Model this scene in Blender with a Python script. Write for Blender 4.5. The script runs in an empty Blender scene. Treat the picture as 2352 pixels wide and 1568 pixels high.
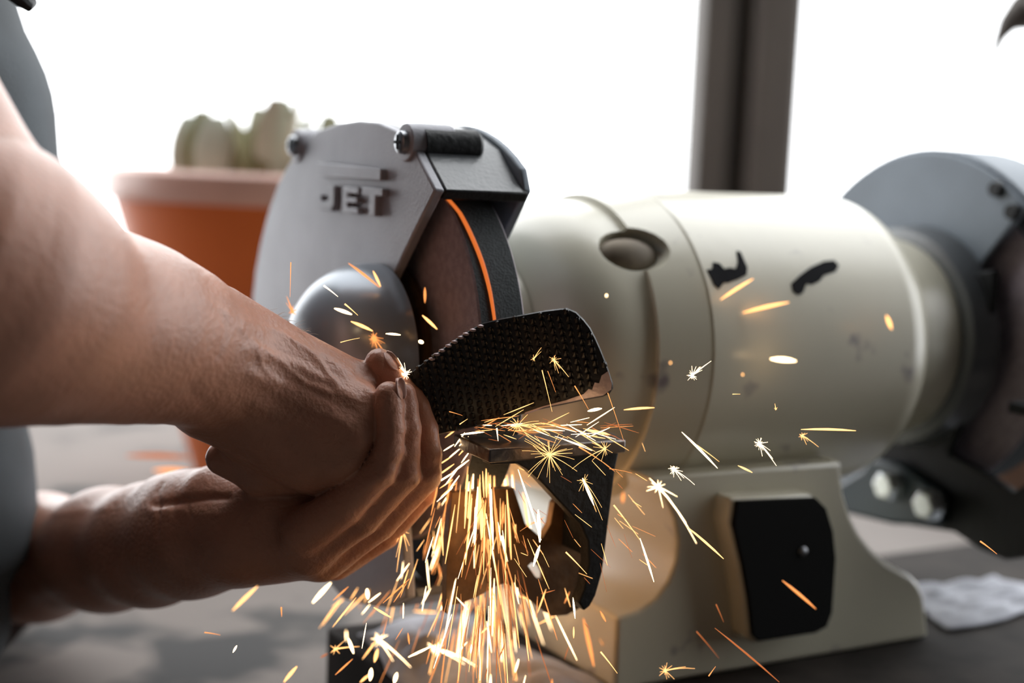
import bpy, bmesh, math, random
import numpy as np
from mathutils import Vector, Matrix
random.seed(7); rng = np.random.default_rng(7)
S = bpy.context.scene
COL = S.collection
# ------------------------------------------------------------------ camera
F = 3267.0                                   # 50 mm lens in pixels of a 2352 px wide frame
PT, RO = math.radians(7), math.radians(2.5)
C0 = np.array([0, 0, 1.16]); FW = np.array([0, math.cos(PT), -math.sin(PT)])
R0 = np.array([1.0, 0, 0]); U0 = np.array([0, math.sin(PT), math.cos(PT)])
RR = R0*math.cos(RO)+U0*math.sin(RO); UU = U0*math.cos(RO)-R0*math.sin(RO)
def P(x, y, d): return C0+FW*d+RR*((x-1176)/F*d)+UU*((784-y)/F*d)
def proj(w):
    v = np.asarray(w)-C0; d = v@FW
    return 1176+F*(v@RR)/d, 784-F*(v@UU)/d, d
cam = bpy.data.cameras.new('camera'); cam.lens = 50; cam.sensor_width = 36; cam.clip_start = .01
camo = bpy.data.objects.new('camera', cam); COL.objects.link(camo)
M = Matrix.Identity(4)
for i in range(3):
    M[i][0] = RR[i]; M[i][1] = UU[i]; M[i][2] = -FW[i]; M[i][3] = C0[i]
camo.matrix_world = M; S.camera = camo
cam.dof.use_dof = True; cam.dof.focus_distance = .652; cam.dof.aperture_fstop = 3.5
# ------------------------------------------------------------------ world and exposure
W = bpy.data.worlds.new('overcast'); S.world = W; W.use_nodes = True
W.node_tree.nodes['Background'].inputs[0].default_value = (.965, .985, 1, 1)
W.node_tree.nodes['Background'].inputs[1].default_value = 4.3
S.view_settings.view_transform = 'Standard'; S.view_settings.look = 'None'
S.view_settings.exposure = 0; S.view_settings.gamma = 1; S.view_settings.use_curve_mapping = False
S.cycles.max_bounces = 8; S.cycles.use_denoising = True

# ------------------------------------------------------------------ helpers
def mat(name, col, rough=.6, metal=0, noise=0, nscale=40, bump=0, bscale=200, spec=.5, emit=None, es=0, sss=0, col2=None, stain=None):
    m = bpy.data.materials.new(name); m.use_nodes = True; nt = m.node_tree; b = nt.nodes['Principled BSDF']
    b.inputs['Base Color'].default_value = (*col, 1); b.inputs['Roughness'].default_value = rough
    b.inputs['Metallic'].default_value = metal; b.inputs['Specular IOR Level'].default_value = spec
    tc = nt.nodes.new('ShaderNodeTexCoord'); out = None
    if noise or col2:
        n = nt.nodes.new('ShaderNodeTexNoise'); n.inputs['Scale'].default_value = nscale; n.inputs['Detail'].default_value = 5
        nt.links.new(tc.outputs['Object'], n.inputs['Vector'])
        r = nt.nodes.new('ShaderNodeValToRGB'); r.color_ramp.elements[0].position = .38; r.color_ramp.elements[1].position = .64
        c2 = col2 or tuple(c*(1-noise) for c in col)
        r.color_ramp.elements[0].color = (*c2, 1); r.color_ramp.elements[1].color = (*col, 1)
        nt.links.new(n.outputs[0], r.inputs[0]); out = r.outputs[0]
        nt.links.new(out, b.inputs['Base Color'])
    if stain:                                # (colour, scale, threshold)
        n = nt.nodes.new('ShaderNodeTexNoise'); n.inputs['Scale'].default_value = stain[1]; n.inputs['Detail'].default_value = 3
        nt.links.new(tc.outputs['Object'], n.inputs['Vector'])
        r = nt.nodes.new('ShaderNodeValToRGB'); r.color_ramp.elements[0].position = stain[2]; r.color_ramp.elements[1].position = stain[2]+.08
        r.color_ramp.elements[0].color = (0, 0, 0, 1); r.color_ramp.elements[1].color = (1, 1, 1, 1)
        nt.links.new(n.outputs[0], r.inputs[0])
        mx = nt.nodes.new('ShaderNodeMixRGB'); nt.links.new(r.outputs[0], mx.inputs[0])
        if out: nt.links.new(out, mx.inputs[1])
        else: mx.inputs[1].default_value = (*col, 1)
        mx.inputs[2].default_value = (*stain[0], 1); nt.links.new(mx.outputs[0], b.inputs['Base Color'])
    if bump:
        n = nt.nodes.new('ShaderNodeTexNoise'); n.inputs['Scale'].default_value = bscale; n.inputs['Detail'].default_value = 4
        nt.links.new(tc.outputs['Object'], n.inputs['Vector'])
        k = nt.nodes.new('ShaderNodeBump'); k.inputs['Strength'].default_value = bump; k.inputs['Distance'].default_value = .001
        nt.links.new(n.outputs[0], k.inputs['Height']); nt.links.new(k.outputs[0], b.inputs['Normal'])
    if emit:
        b.inputs['Emission Color'].default_value = (*emit, 1); b.inputs['Emission Strength'].default_value = es
    if sss:
        b.inputs['Subsurface Weight'].default_value = sss; b.inputs['Subsurface Radius'].default_value = (1, .35, .2)
        b.inputs['Subsurface Scale'].default_value = .006
    return m
def tag(o, label=None, cat=None, group=None, kind=None):
    if label: o['label'] = label
    if cat: o['category'] = cat
    if group: o['group'] = group
    if kind: o['kind'] = kind
    return o
def empty(name, loc=(0, 0, 0), rz=0):
    o = bpy.data.objects.new(name, None); COL.objects.link(o); o.location = loc; o.rotation_euler = (0, 0, rz); o.empty_display_size = .05
    return o
def finish(o, sharp=35):
    me = o.data
    me.polygons.foreach_set('use_smooth', [True]*len(me.polygons))
    me.set_sharp_from_angle(angle=math.radians(sharp))
def obj(name, bm, m, parent=None, bevel=0, seg=2, sharp=35):
    me = bpy.data.meshes.new(name)
    bmesh.ops.recalc_face_normals(bm, faces=bm.faces); bm.to_mesh(me); bm.free()
    o = bpy.data.objects.new(name, me); COL.objects.link(o); me.materials.append(m)
    if parent: o.parent = parent
    if bevel:
        b = o.modifiers.new('bevel', 'BEVEL'); b.width = bevel; b.segments = seg; b.limit_method = 'ANGLE'; b.angle_limit = math.radians(30)
    finish(o, sharp)
    return o
def box(bm, a, b):
    v = [bm.verts.new((x, y, z)) for x in (a[0], b[0]) for y in (a[1], b[1]) for z in (a[2], b[2])]
    for f in ((0, 1, 3, 2), (4, 6, 7, 5), (0, 4, 5, 1), (2, 3, 7, 6), (0, 2, 6, 4), (1, 5, 7, 3)): bm.faces.new([v[i] for i in f])
def prism(bm, pts, ax, a, b, hole=None):
    """polygon in the two other axes, extruded from a to b along ax"""
    def mk(p, t):
        q = list(p); q.insert(ax, t); return q
    A = [bm.verts.new(mk(p, a)) for p in pts]; B = [bm.verts.new(mk(p, b)) for p in pts]; n = len(pts)
    for i in range(n): bm.faces.new((A[i], A[(i+1) % n], B[(i+1) % n], B[i]))
    if hole:
        HA = [bm.verts.new(mk(p, a)) for p in hole]; HB = [bm.verts.new(mk(p, b)) for p in hole]; k = len(hole)
        for i in range(k): bm.faces.new((HA[i], HA[(i+1) % k], HB[(i+1) % k], HB[i]))
        for O_, H in ((A, HA), (B, HB)):
            ed = [bm.edges.get((O_[i], O_[(i+1) % n])) for i in range(n)]+[bm.edges.get((H[i], H[(i+1) % k])) for i in range(k)]
            bmesh.ops.triangle_fill(bm, edges=ed, use_beauty=True)
    else:
        for O_ in (A, B): bm.faces.new(O_)
def lathe(bm, prof, n=64, ax=0, c=(0, 0)):
    """profile (t, r) revolved about axis ax through c"""
    rings = []
    for t, r in prof:
        ring = []
        for i in range(n):
            a = 2*math.pi*i/n; p = [c[0]+r*math.cos(a), c[1]+r*math.sin(a)]; p.insert(ax, t); ring.append(bm.verts.new(p))
        rings.append(ring)
    for a, b in zip(rings, rings[1:]):
        for i in range(n): bm.faces.new((a[i], a[(i+1) % n], b[(i+1) % n], b[i]))
    bm.faces.new(rings[0]); bm.faces.new(rings[-1])
def tube(bm, pts, rad, n=8, cap=True):
    pts = [Vector(p) for p in pts]; rings = []; rad = rad if hasattr(rad, '__len__') else [rad]*len(pts)
    for i, p in enumerate(pts):
        t = (pts[min(i+1, len(pts)-1)]-pts[max(i-1, 0)]).normalized()
        a = t.orthogonal().normalized() if i == 0 else (a-t*a.dot(t)).normalized()
        b = t.cross(a)
        rings.append([bm.verts.new(p+(a*math.cos(2*math.pi*k/n)+b*math.sin(2*math.pi*k/n))*rad[i]) for k in range(n)])
    for r1, r2 in zip(rings, rings[1:]):
        for k in range(n): bm.faces.new((r1[k], r1[(k+1) % n], r2[(k+1) % n], r2[k]))
    if cap: bm.faces.new(rings[0]); bm.faces.new(rings[-1])
def smoothpoly(pts, it=2):
    for _ in range(it):
        q = []
        for i in range(len(pts)):
            a, b = np.array(pts[i]), np.array(pts[(i+1) % len(pts)])
            q += [tuple(a*.75+b*.25), tuple(a*.25+b*.75)]
        pts = q
    return pts
NB = bmesh.new

# ------------------------------------------------------------------ materials
M_motor = mat('cream_enamel', (.61, .575, .45), .36, noise=.07, nscale=9, bump=.15, bscale=90, stain=((.20, .17, .18), 28, .67))
M_motor.node_tree.nodes['Principled BSDF'].inputs['Coat Weight'].default_value = .7; M_motor.node_tree.nodes['Principled BSDF'].inputs['Coat Roughness'].default_value = .3
M_house = mat('dark_grey_housing', (.10, .108, .115), .32, noise=.12, nscale=30, bump=.3, bscale=400, spec=.7)
M_guard = mat('grey_cast_aluminium', (.33, .33, .36), .48, metal=.25, noise=.14, nscale=25, bump=.25, bscale=500)
M_guardb = mat('blue_grey_casting', (.16, .19, .225), .5, metal=.2, noise=.12, nscale=25, bump=.2, bscale=300)
M_blackp = mat('black_paint', (.010, .011, .012), .5, bump=.6, bscale=260, spec=.25)
M_rust = mat('dark_brown_steel', (.20, .11, .05), .45, metal=.35, noise=.5, nscale=60, bump=.5, bscale=180)
M_recess = mat('recess_lit_brown', (.22, .17, .11), .7, noise=.4, nscale=60)
M_steel = mat('ground_steel', (.50, .49, .50), .28, metal=.9, noise=.25, nscale=120, bump=.2, bscale=400)
M_screw = mat('dark_screw_steel', (.32, .33, .35), .3, metal=.9)
M_wheel = mat('grinding_wheel_side', (.42, .36, .40), .8, noise=.2, nscale=220, bump=.6, bscale=900)
M_rim = mat('grinding_wheel_rim', (.045, .052, .055), .85, noise=.2, nscale=300, bump=.6, bscale=900)
M_skin = mat('skin', (.47, .225, .150), .38, noise=.16, nscale=45, bump=.55, bscale=420, sss=.15)
M_shirt = mat('blue_grey_shirt', (.052, .065, .076), .9, noise=.5, nscale=11, bump=.5, bscale=700)
M_shirt.node_tree.nodes['Principled BSDF'].inputs['Sheen Weight'].default_value = .08
M_jean = mat('dark_denim', (.03, .04, .07), .9, noise=.2, nscale=60)
M_hair = mat('dark_hair', (.03, .02, .015), .5)
M_armhair = mat('arm_hair', (.75, .62, .5), .5)
M_nail = mat('fingernail', (.56, .33, .27), .3)
M_bench = mat('dusty_grey_bench', (.185, .165, .152), .9, noise=.12, nscale=5, stain=((.055, .055, .055), 7.5, .56), spec=.2)
M_board = mat('dark_wood_board', (.032, .026, .022), .8, noise=.5, nscale=30, bump=.4, bscale=90, spec=.12)
M_post = mat('brown_steel_post', (.085, .07, .058), .6, noise=.15, nscale=12)
M_terra = mat('terracotta', (.66, .15, .028), .45, noise=.12, nscale=9, stain=((.70, .50, .42), 7, .68), spec=.3)
M_soil = mat('soil', (.12, .09, .06), .95, noise=.5, nscale=60, bump=1, bscale=60)
M_leaf = mat('pale_leaf', (.50, .56, .46), .6, noise=.3, nscale=20)
M_leaf2 = mat('olive_leaf', (.22, .21, .10), .6, noise=.4, nscale=20)
M_floor = mat('concrete_floor', (.11, .10, .095), .85, noise=.15, nscale=3, stain=((.06, .055, .05), 2.2, .62))
M_wall = mat('dark_workshop_wall', (.035, .030, .027), .9, noise=.2, nscale=4)
M_cloth = mat('grey_white_rag', (.46, .47, .52), .9, noise=.35, nscale=22, bump=.5, bscale=300)
M_ink = mat('black_ink', (.006, .006, .008), .8, spec=.1)
M_wood = mat('brown_wood', (.22, .12, .075), .7, noise=.3, nscale=14)
M_black = mat('black_plate', (.005, .005, .005), .8, spec=.12)
def glow(name, c, s):
    return mat(name, (.02, .01, .01), .8, emit=c, es=s)
G_hot = glow('spark_white_hot', (1, .68, .36), 8.0)
G_yel = glow('spark_yellow', (1, .48, .155), 3.1)
G_org = glow('spark_orange', (1, .34, .09), 1.6)
G_dim = glow('spark_dim_orange', (1, .27, .07), .62)

# ------------------------------------------------------------------ structure
def struct(name, a, b, m, bevel=0):
    bm = NB(); box(bm, a, b); return tag(obj(name, bm, m, bevel=bevel), kind='structure')
tag(struct('floor', (-5, -1.6, -.1), (5, 4.0, 0), M_floor), 'stained grey concrete floor')
tag(struct('ceiling', (-3.2, -1.6, 2.75), (3.2, .95, 2.85), M_wall), 'dark ceiling out of view above the workshop, cut short for overhead light')  # unseen; ended early so sky light from above reaches the tops
tag(struct('wall_rear', (-3.2, -1.7, 0), (3.2, -1.6, 2.75), M_wall), 'dark wall behind the photographer')
tag(struct('blocking_wall_left', (-3.0, -1.6, 0), (-2.9, .95, 2.75), M_wall), 'dark side wall added out of view behind the person to block light')  # unseen; added to cut fill light from the left
tag(struct('blocking_wall_right', (2.6, -1.6, 0), (2.7, .70, 2.75), M_wall), 'dark side wall added out of view right of the grinder to block light')  # unseen; put in to keep right-hand fill light off the arms

# ------------------------------------------------------------------ workbench and board
AL = math.radians(30)
A_ = np.array([math.cos(AL), math.sin(AL), 0]); B_ = np.array([-math.sin(AL), math.cos(AL), 0]); Z_ = np.array([0, 0, 1.])
OG = P(947, 803, .772)+A_*.200               # centre of the motor on the spindle line
def G(x, y, z): return OG+A_*x+B_*y+Z_*z
ZB = OG[2]-.1755                              # top of the board
ZW = ZB-.05
wb = empty('workbench', (0.4, 1.1, 0)); tag(wb, 'dusty light grey workbench with dark stains under the grinder', 'workbench')
def wv(pts): return [(x-.4, y-1.1) for x, y in pts]
bm = NB(); prism(bm, wv([(-.325, .42), (1.7, .42), (1.7, 1.78), (-1.2, 1.78), (-1.2, .965), (-.325, .965)]), 2, ZW-.045, ZW)
obj('bench_top', bm, M_bench, wb, bevel=.004)
for x, y in ((-.20, .48), (1.62, .48), (1.62, 1.70), (-1.12, 1.70), (-1.12, 1.02)):
    bm = NB(); box(bm, (x-.4-.04, y-1.1-.04, 0), (x-.4+.04, y-1.1+.04, ZW-.045)); obj('leg', bm, M_wood, wb, bevel=.003)
bd = empty('wooden_board', tuple(G(0, 0, 0)[:2])+(ZW,), AL)
tag(bd, 'thick dark wooden board lying under the cream grinder', 'board')
for i in range(3):
    y0 = -.30+i*.1237
    bm = NB(); box(bm, (-.216+.002*(i % 2), y0, 0), (.52, y0+.1222, .05-.0006*(i == 1))); obj('plank', bm, M_board, bd, bevel=.0015)

# ------------------------------------------------------------------ bench grinder (all parts in the grinder's own frame, origin on the spindle)
gr = empty('bench_grinder', tuple(G(0, 0, 0)), AL)
tag(gr, 'cream bench grinder with two grey wheel guards standing on the dark board', 'grinder')
def arc(cx, cy, r, a0, a1, n):
    return [(cx+r*math.cos(math.radians(a0+(a1-a0)*i/n)), cy+r*math.sin(math.radians(a0+(a1-a0)*i/n))) for i in range(n+1)]
# motor
def rnd(x0, r0, x1, r1, n=8, out=True):       # quarter round between two profile points
    o = []
    for i in range(n+1):
        a = math.pi/2*i/n
        o.append((x0+(x1-x0)*math.sin(a), r1+(r0-r1)*math.cos(a)) if out else (x0+(x1-x0)*(1-math.cos(a)), r0+(r1-r0)*math.sin(a)))
    return o
bm = NB(); lathe(bm, [(-.066, .05), (-.066, .0900), (-.0645, .0908)]+[(.082, .0908)]+rnd(.082, .0908, .104, .074)+[(.105, .072), (.105, .03)], 96)
motor = obj('motor_housing', bm, M_motor, gr, sharp=28)
bm = NB(); lathe(bm, [(-.152, .02), (-.152, .045)]+[(x, r) for x, r in rnd(-.152, .045, -.112, .083, out=False)]+[(-.098, .0838), (-.098, .0872), (-.0665, .0905), (-.0665, .04)], 96)
bell = obj('end_bell', bm, M_motor, gr, sharp=28)
# casting recess in the left end bell (boolean, cutter removed)
def cut(o, cutbm):
    me = bpy.data.meshes.new('c'); bmesh.ops.recalc_face_normals(cutbm, faces=cutbm.faces); cutbm.to_mesh(me); cutbm.free()
    c = bpy.data.objects.new('c', me); COL.objects.link(c); c.parent = o.parent
    md = o.modifiers.new('b', 'BOOLEAN'); md.operation = 'DIFFERENCE'; md.object = c; md.solver = 'EXACT'
    dg = bpy.context.evaluated_depsgraph_get(); new = bpy.data.meshes.new_from_object(o.evaluated_get(dg))
    old = o.data; o.modifiers.clear(); o.data = new; new.name = old.name; bpy.data.objects.remove(c); bpy.data.meshes.remove(old)
    finish(o, 30)
def ellipsoid(bm, c, r, n=24, m=14):
    mt = Matrix.Translation(c) @ Matrix.Diagonal((*r, 1)); bmesh.ops.create_uvsphere(bm, u_segments=n, v_segments=m, radius=1, matrix=mt)
bm = NB(); ellipsoid(bm, (-.101, -.066, .0620), (.0215, .021, .0135)); cut(bell, bm)
bm = NB(); ellipsoid(bm, (-.101, -.0535, .0525), (.021, .012, .0125)); obj('recess_fill', bm, M_recess, gr)  # added brown body puts the brown-lit look of the hollow into colour
bm = NB(); lathe(bm, [(.100, .02), (.100, .0650), (.140, .0665), (.150, .064), (.153, .058), (.153, .02)], 64); obj('collar', bm, M_motor, gr)
bm = NB(); lathe(bm, [(-.176, .02), (-.176, .050), (-.152, .052), (-.150, .02)], 64); obj('collar', bm, M_motor, gr)
# worn lettering remnants: two thin black patches on the motor's curved front
def patch(pts, name):
    """pts: (x, z) outline on the cylinder r=.091, as a thin shell"""
    bm = NB(); R = .0912; zc = sum(z for x, z in pts)/len(pts); pts = [(x, zc+(z-zc)*1.1) for x, z in pts]
    def on(x, z, r): 
        a = math.atan2(z, -math.sqrt(max(1e-9, .0908**2-z*z))); return (x, r*math.cos(a), r*math.sin(a))
    a = [bm.verts.new(on(x, z, R)) for x, z in pts]; b = [bm.verts.new(on(x, z, .0905)) for x, z in pts]; n = len(pts)
    f = bm.faces.new(a); bmesh.ops.triangulate(bm, faces=[f])
    for i in range(n): bm.faces.new((a[i], b[i], b[(i+1) % n], a[(i+1) % n]))
    o = obj(name, bm, M_ink, gr, sharp=80); tag(o, 'worn black lettering remnant'); return o
patch([(-.062,.050),(-.058,.0505),(-.056,.0535),(-.052,.0530),(-.050,.0505),(-.046,.0510),(-.042,.0505),(-.039,.0535),(-.0365,.0590),(-.034,.0585),(-.0335,.0510),(-.036,.0475),(-.043,.0455),(-.050,.0440),(-.053,.0440),(-.0575,.0410),(-.060,.0430)], 'worn_print')
patch([(-.006,.0430),(.002,.0470),(.012,.0510),(.024,.0540),(.032,.0545),(.034,.0520),(.030,.0490),(.020,.0470),(.015,.0440),(.009,.0425),(.005,.0430),(.001,.0385),(-.003,.0375),(-.006,.0395)], 'worn_print')
# pedestal
ped = [(-.098, -.060), (-.0963, -.0640), (-.088, -.072), (-.0815, -.084), (-.0785, -.097), (-.0790, -.108), (-.0830, -.118), (-.0905, -.127), (-.102, -.1325), (-.1156, -.1345), (-.1150, -.1755),
       (.1182, -.1755), (.1120, -.1500), (.1070, -.1410), (.0990, -.1345), (.0914, -.1309), (.0780, -.1240), (.0650, -.1148), (.0540, -.1040), (.0456, -.0920), (.0400, -.0800), (.0366, -.0660), (.0366, -.060)]
bm = NB(); prism(bm, ped, 1, -.086, .086); pedo = obj('pedestal', bm, M_motor, gr, bevel=.0035, seg=3)
bm = NB(); box(bm, (-.100, -.060, -.0615), (.040, .060, -.045)); obj('motor_saddle', bm, M_motor, gr, bevel=.003)
pan = [(-.0517, -.0729), (.0040, -.0752), (.0125, -.0820), (.0190, -.0960), (.0225, -.1120), (.0228, -.1440), (.0195, -.1520), (.0110, -.1545), (-.0300, -.1540), (-.0345, -.1500), (-.0390, -.1290), (-.0445, -.1100), (-.0530, -.0860)]
bm = NB(); prism(bm, [(x*1.03-.001, (z+.11)*1.04-.11) for x, z in pan], 1, -.099, -.080); sw = obj('switch_housing', bm, M_motor, gr, bevel=.002)
bm = NB(); prism(bm, pan, 1, -.1015, -.0985); swp = obj('switch_plate', bm, M_black, sw, bevel=.0006); tag(swp, 'black rounded switch plate')
bm = NB(); ellipsoid(bm, (-.0028, -.1018, -.1055), (.0028, .0014, .0028)); obj('screw', bm, M_screw, sw)

# --- near wheel guard (left in the photograph)
front_top = (-.0762, .0881)
top = [(-.0626, .0986), (-.0496, .109), (-.0289, .1165), (-.0075, .1205), (.0177, .1218), (.0443, .1205), (.0755, .1165), (.099, .1077), (.1186, .0972), (.136, .085), (.1537, .0656), (.1658, .0458), (.1735, .0287), (.1785, .0080)]
bot = [(.176, -.025), (.165, -.058), (.145, -.090), (.115, -.117), (.083, -.132), (.0509, -.1371), (.0188, -.1420), (-.0104, -.1366), (-.0380, -.1300), (-.0606, -.1180)]
outline = [front_top]+top+bot
cover = outline+[(-.050, -.070), (-.038, -.030), (-.0248, .0000), (-.0215, .0310), (-.0248, .0353), (-.0532, .0651)]
bm = NB(); prism(bm, cover, 0, -.2280, -.2225); gcov = obj('wheel_guard', bm, M_guard, gr, bevel=.0012, seg=3)
def strip(bm, line, x0, x1, th):
    n = len(line); q = []
    for i in range(n):
        a = np.array(line[max(i-1, 0)]); b = np.array(line[min(i+1, n-1)]); t = (b-a)/np.linalg.norm(b-a); nrm = np.array([t[1], -t[0]])
        q.append(np.array(line[i])+nrm*th)
    if np.linalg.norm(q[n//3]) > np.linalg.norm(line[n//3]): q = [2*np.array(line[i])-q[i] for i in range(n)]
    prism(bm, list(line)+[tuple(p) for p in q[::-1]], 0, x0, x1)
bm = NB(); strip(bm, outline, -.2222, -.1780, .0045); obj('guard_housing', bm, M_house, gcov, bevel=.001)
# dark front lip of the guard
bm = NB(); prism(bm, [front_top, (-.0700, .0925), (-.0665, .0850), (-.0735, .0835)], 0, -.2222, -.1760); obj('guard_lip', bm, M_blackp, gcov, bevel=.0008)
cc = arc(0, 0, .122, 36, 130, 14)
inner = [(-.0750, .0890)]+[(-y, z) for y, z in []]+arc(0, 0, .1220, 125, 40, 16)+arc(0, 0, .140, 28, -80, 16)+[(.0188, -.1390), (-.012, -.132), (-.020, -.10), (-.020, -.055), (-.026, -.020), (-.022, .030), (-.0530, .0620)]
bm = NB(); prism(bm, inner, 0, -.1780, -.1735); ip = obj('inner_guard_plate', bm, M_guardb, gcov, bevel=.001)
# black bracket and screws on top
bm = NB(); lathe(bm, [(-.2222, .0085), (-.192, .0085), (-.190, .007)], 20, 0, (-.0466, .1100)); obj('screw_boss', bm, M_blackp, gcov)
bm = NB(); prism(bm, [(-.0626, .0986), (-.0540, .1052), (-.0500, .1125), (-.0560, .1190), (-.0400, .1190), (-.030, .1166), (-.0380, .1120), (-.0560, .1000)], 0, -.2222, -.2000); bm.free()
for cy, cz in ((-.0436, .1105), (.1052, .1076)):
    bm = NB(); lathe(bm, [(-.2295, .0095), (-.2225, .0100), (-.205, .0100), (-.2045, .004)], 28, 0, (cy, cz)); obj('screw_lug', bm, M_guard, gcov, bevel=.0006)
    bm = NB(); lathe(bm, [(-.2335, .0015), (-.2335, .0040), (-.2325, .0056), (-.2295, .0060), (-.2290, .002)], 24, 0, (cy, cz)); sc = obj('screw', bm, M_screw, gcov)
    bm = NB(); box(bm, (-.2339, cy-.0036, cz-.0007), (-.2333, cy+.0036, cz+.0007)); box(bm, (-.2339, cy-.0007, cz-.0036), (-.2333, cy+.0007, cz+.0036)); obj('screw_slot', bm, M_black, gcov)
# hub dome
bm = NB(); hp = [(-.2285, .0500), (-.2330, .0502)]+[(x, r) for x, r in rnd(-.2720, .0160, -.2330, .0502, 12, out=False)][::-1]+[(-.2722, .006)]
lathe(bm, hp, 64, 0, (-.0170, -.0020)); obj('hub_dome', bm, mat('dome_blue_grey', (.31, .35, .40), .30, metal=.3, noise=.1, nscale=30), gcov, sharp=50)
# raised characters J E T and the bar above them
XR = (-.2316, -.2279)
def raised(pts, name='raised_letter'):
    bm = NB(); prism(bm, pts, 0, *XR); return obj(name, bm, M_guard, gcov, bevel=.0005)
raised([(.0665, .0908), (-.0204, .0908), (-.0204, .0968), (.0665, .0985)], 'raised_bar')
zt, zb = .0862, .0722
raised([(.0485, zt), (.0400, zt), (.0400, .0762), (.0440, zb), (.0600, zb), (.0655, .0760), (.0655, .0805), (.0590, .0805), (.0580, .0772), (.0500, .0772), (.0485, .0785)])
raised([(.0290, zt), (.0070, zt), (.0070, .0828), (.0215, .0828), (.0215, .0810), (.0090, .0810), (.0090, .0778), (.0215, .0778), (.0215, .0757), (.0070, .0757), (.0070, zb), (.0290, zb)])
raised([(.0025, zt+.0006), (-.0235, zt+.0006), (-.0235, .0828), (-.0150, .0828), (-.0150, zb), (-.0070, zb), (-.0070, .0828), (.0025, .0828)])
# grinding wheel
def wheel(x0, x1, side):
    bm = NB(); s = 1 if side < 0 else -1
    xo, xi = (x0, x1) if side < 0 else (x1, x0)
    lathe(bm, [(xo, .016), (xo, .1006), (xo+s*.001, .1016), (xi-s*.001, .1016), (xi, .1006), (xi, .016)], 128)
    w = obj('grinding_wheel', bm, M_wheel, gr)
    w.data.materials.append(M_rim)
    for p in w.data.polygons:
        if abs(p.normal.x) < .5: p.material_index = 1
    bm = NB(); lathe(bm, [(xo-s*.0005, .016), (xo-s*.0005, .0500), (xo-s*.0035, .0510), (xo-s*.005, .0490), (xo-s*.006, .012)], 64); obj('flange', bm, M_rust, w)
    bm = NB(); lathe(bm, [(xo-s*.006, .004), (xo-s*.006, .012), (xo-s*.012, .012), (xo-s*.012, .004)], 6); obj('spindle_nut', bm, M_screw, w, bevel=.0006)
    return w
wheel(-.2127, -.1873, -1); wheel(.1873, .2127, 1)
bm = NB(); lathe(bm, [(-.224, .0075), (-.150, .0075)], 24); obj('spindle', bm, M_screw, gr)
bm = NB(); lathe(bm, [(.150, .0075), (.224, .0075)], 24); obj('spindle', bm, M_screw, gr)
# tool rest (near)
rest = [(-.2249, -.135), (-.150, -.135), (-.146, -.119), (-.148, -.1035), (-.160, -.1010), (-.176, -.1035), (-.185, -.1075), (-.2135, -.1075), (-.2165, -.0940), (-.2237, -.0969)]
bm = NB(); prism(bm, rest, 2, -.0335, -.0270); rt = obj('tool_rest', bm, mat('worn_rest_steel', (.17, .15, .14), .33, metal=.75, noise=.4, nscale=90, bump=.4, bscale=250), gr, bevel=.0008)
web = [(-.2225, -.0330), (-.2225, -.0352), (-.2077, -.0356), (-.2024, -.0386), (-.1952, -.0445), (-.1825, -.0568), (-.1713, -.0676), (-.1666, -.0764), (-.1654, -.0876), (-.1674, -.1), (-.1700, -.1065), (-.1668, -.1110), (-.1635, -.1090), (-.1605, -.1040), (-.1573, -.0926), (-.1555, -.0716), (-.1530, -.0423), (-.1512, -.0330)]
bm = NB(); prism(bm, web, 1, -.1315, -.1235); obj('rest_web', bm, M_blackp, rt, bevel=.0008)
brk = [(-.2473, -.0776), (-.2450, -.1000), (-.2427, -.1092), (-.2385, -.1150), (-.2350, -.1162), (-.2312, -.1160), (-.2280, -.1120), (-.2166, -.1118), (-.2066, -.1095), (-.1972, -.1054), (-.1915, -.1043), (-.1836, -.1085), (-.1775, -.1137), (-.17, -.1198), (-.1628, -.1248), (-.1540, -.1252), (-.1465, -.1225), (-.1407, -.1108), (-.1400, -.09), (-.1440, -.070), (-.1500, -.060), (-.1591, -.0600), (-.1650, -.066), (-.1665, -.0763), (-.1709, -.0837), (-.1813, -.0750), (-.1858, -.0635), (-.1890, -.0560), (-.2314, -.0560)]
brk = [((x if x > -.222 else -.222-(-.222-x)*.10), z) for x, z in brk]
hole = [(-.1786, -.0967), (-.1765, -.0952), (-.1735, -.0962), (-.1705, -.0985), (-.1683, -.1020), (-.1682, -.1050), (-.1705, -.1052), (-.1740, -.1028)]
bm = NB(); prism(bm, brk, 1, -.0965, -.0915, hole); bk = obj('rest_bracket', bm, M_rust, rt, bevel=.0006)
bm = NB(); box(bm, (-.1595, -.1240, -.088), (-.1535, -.0960, -.0335)); obj('rest_rib', bm, M_blackp, rt, bevel=.001)
bm = NB(); strip(bm, [(-.0210, -.03), (-.030, -.075), (-.012, -.100), (.010, -.105), (.04, -.11)], -.222, -.172, .003); obj('spark_deflector', bm, M_rust, rt)
for y, z in ((-.018, -.092), (.012, -.104)):
    bm = NB(); lathe(bm, [(-.180, .003), (-.180, .0065), (-.176, .0075), (-.1725, .0075), (-.1720, .003)], 6, 0, (y, z)); obj('bolt', bm, M_screw, rt, bevel=.0005)

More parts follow.
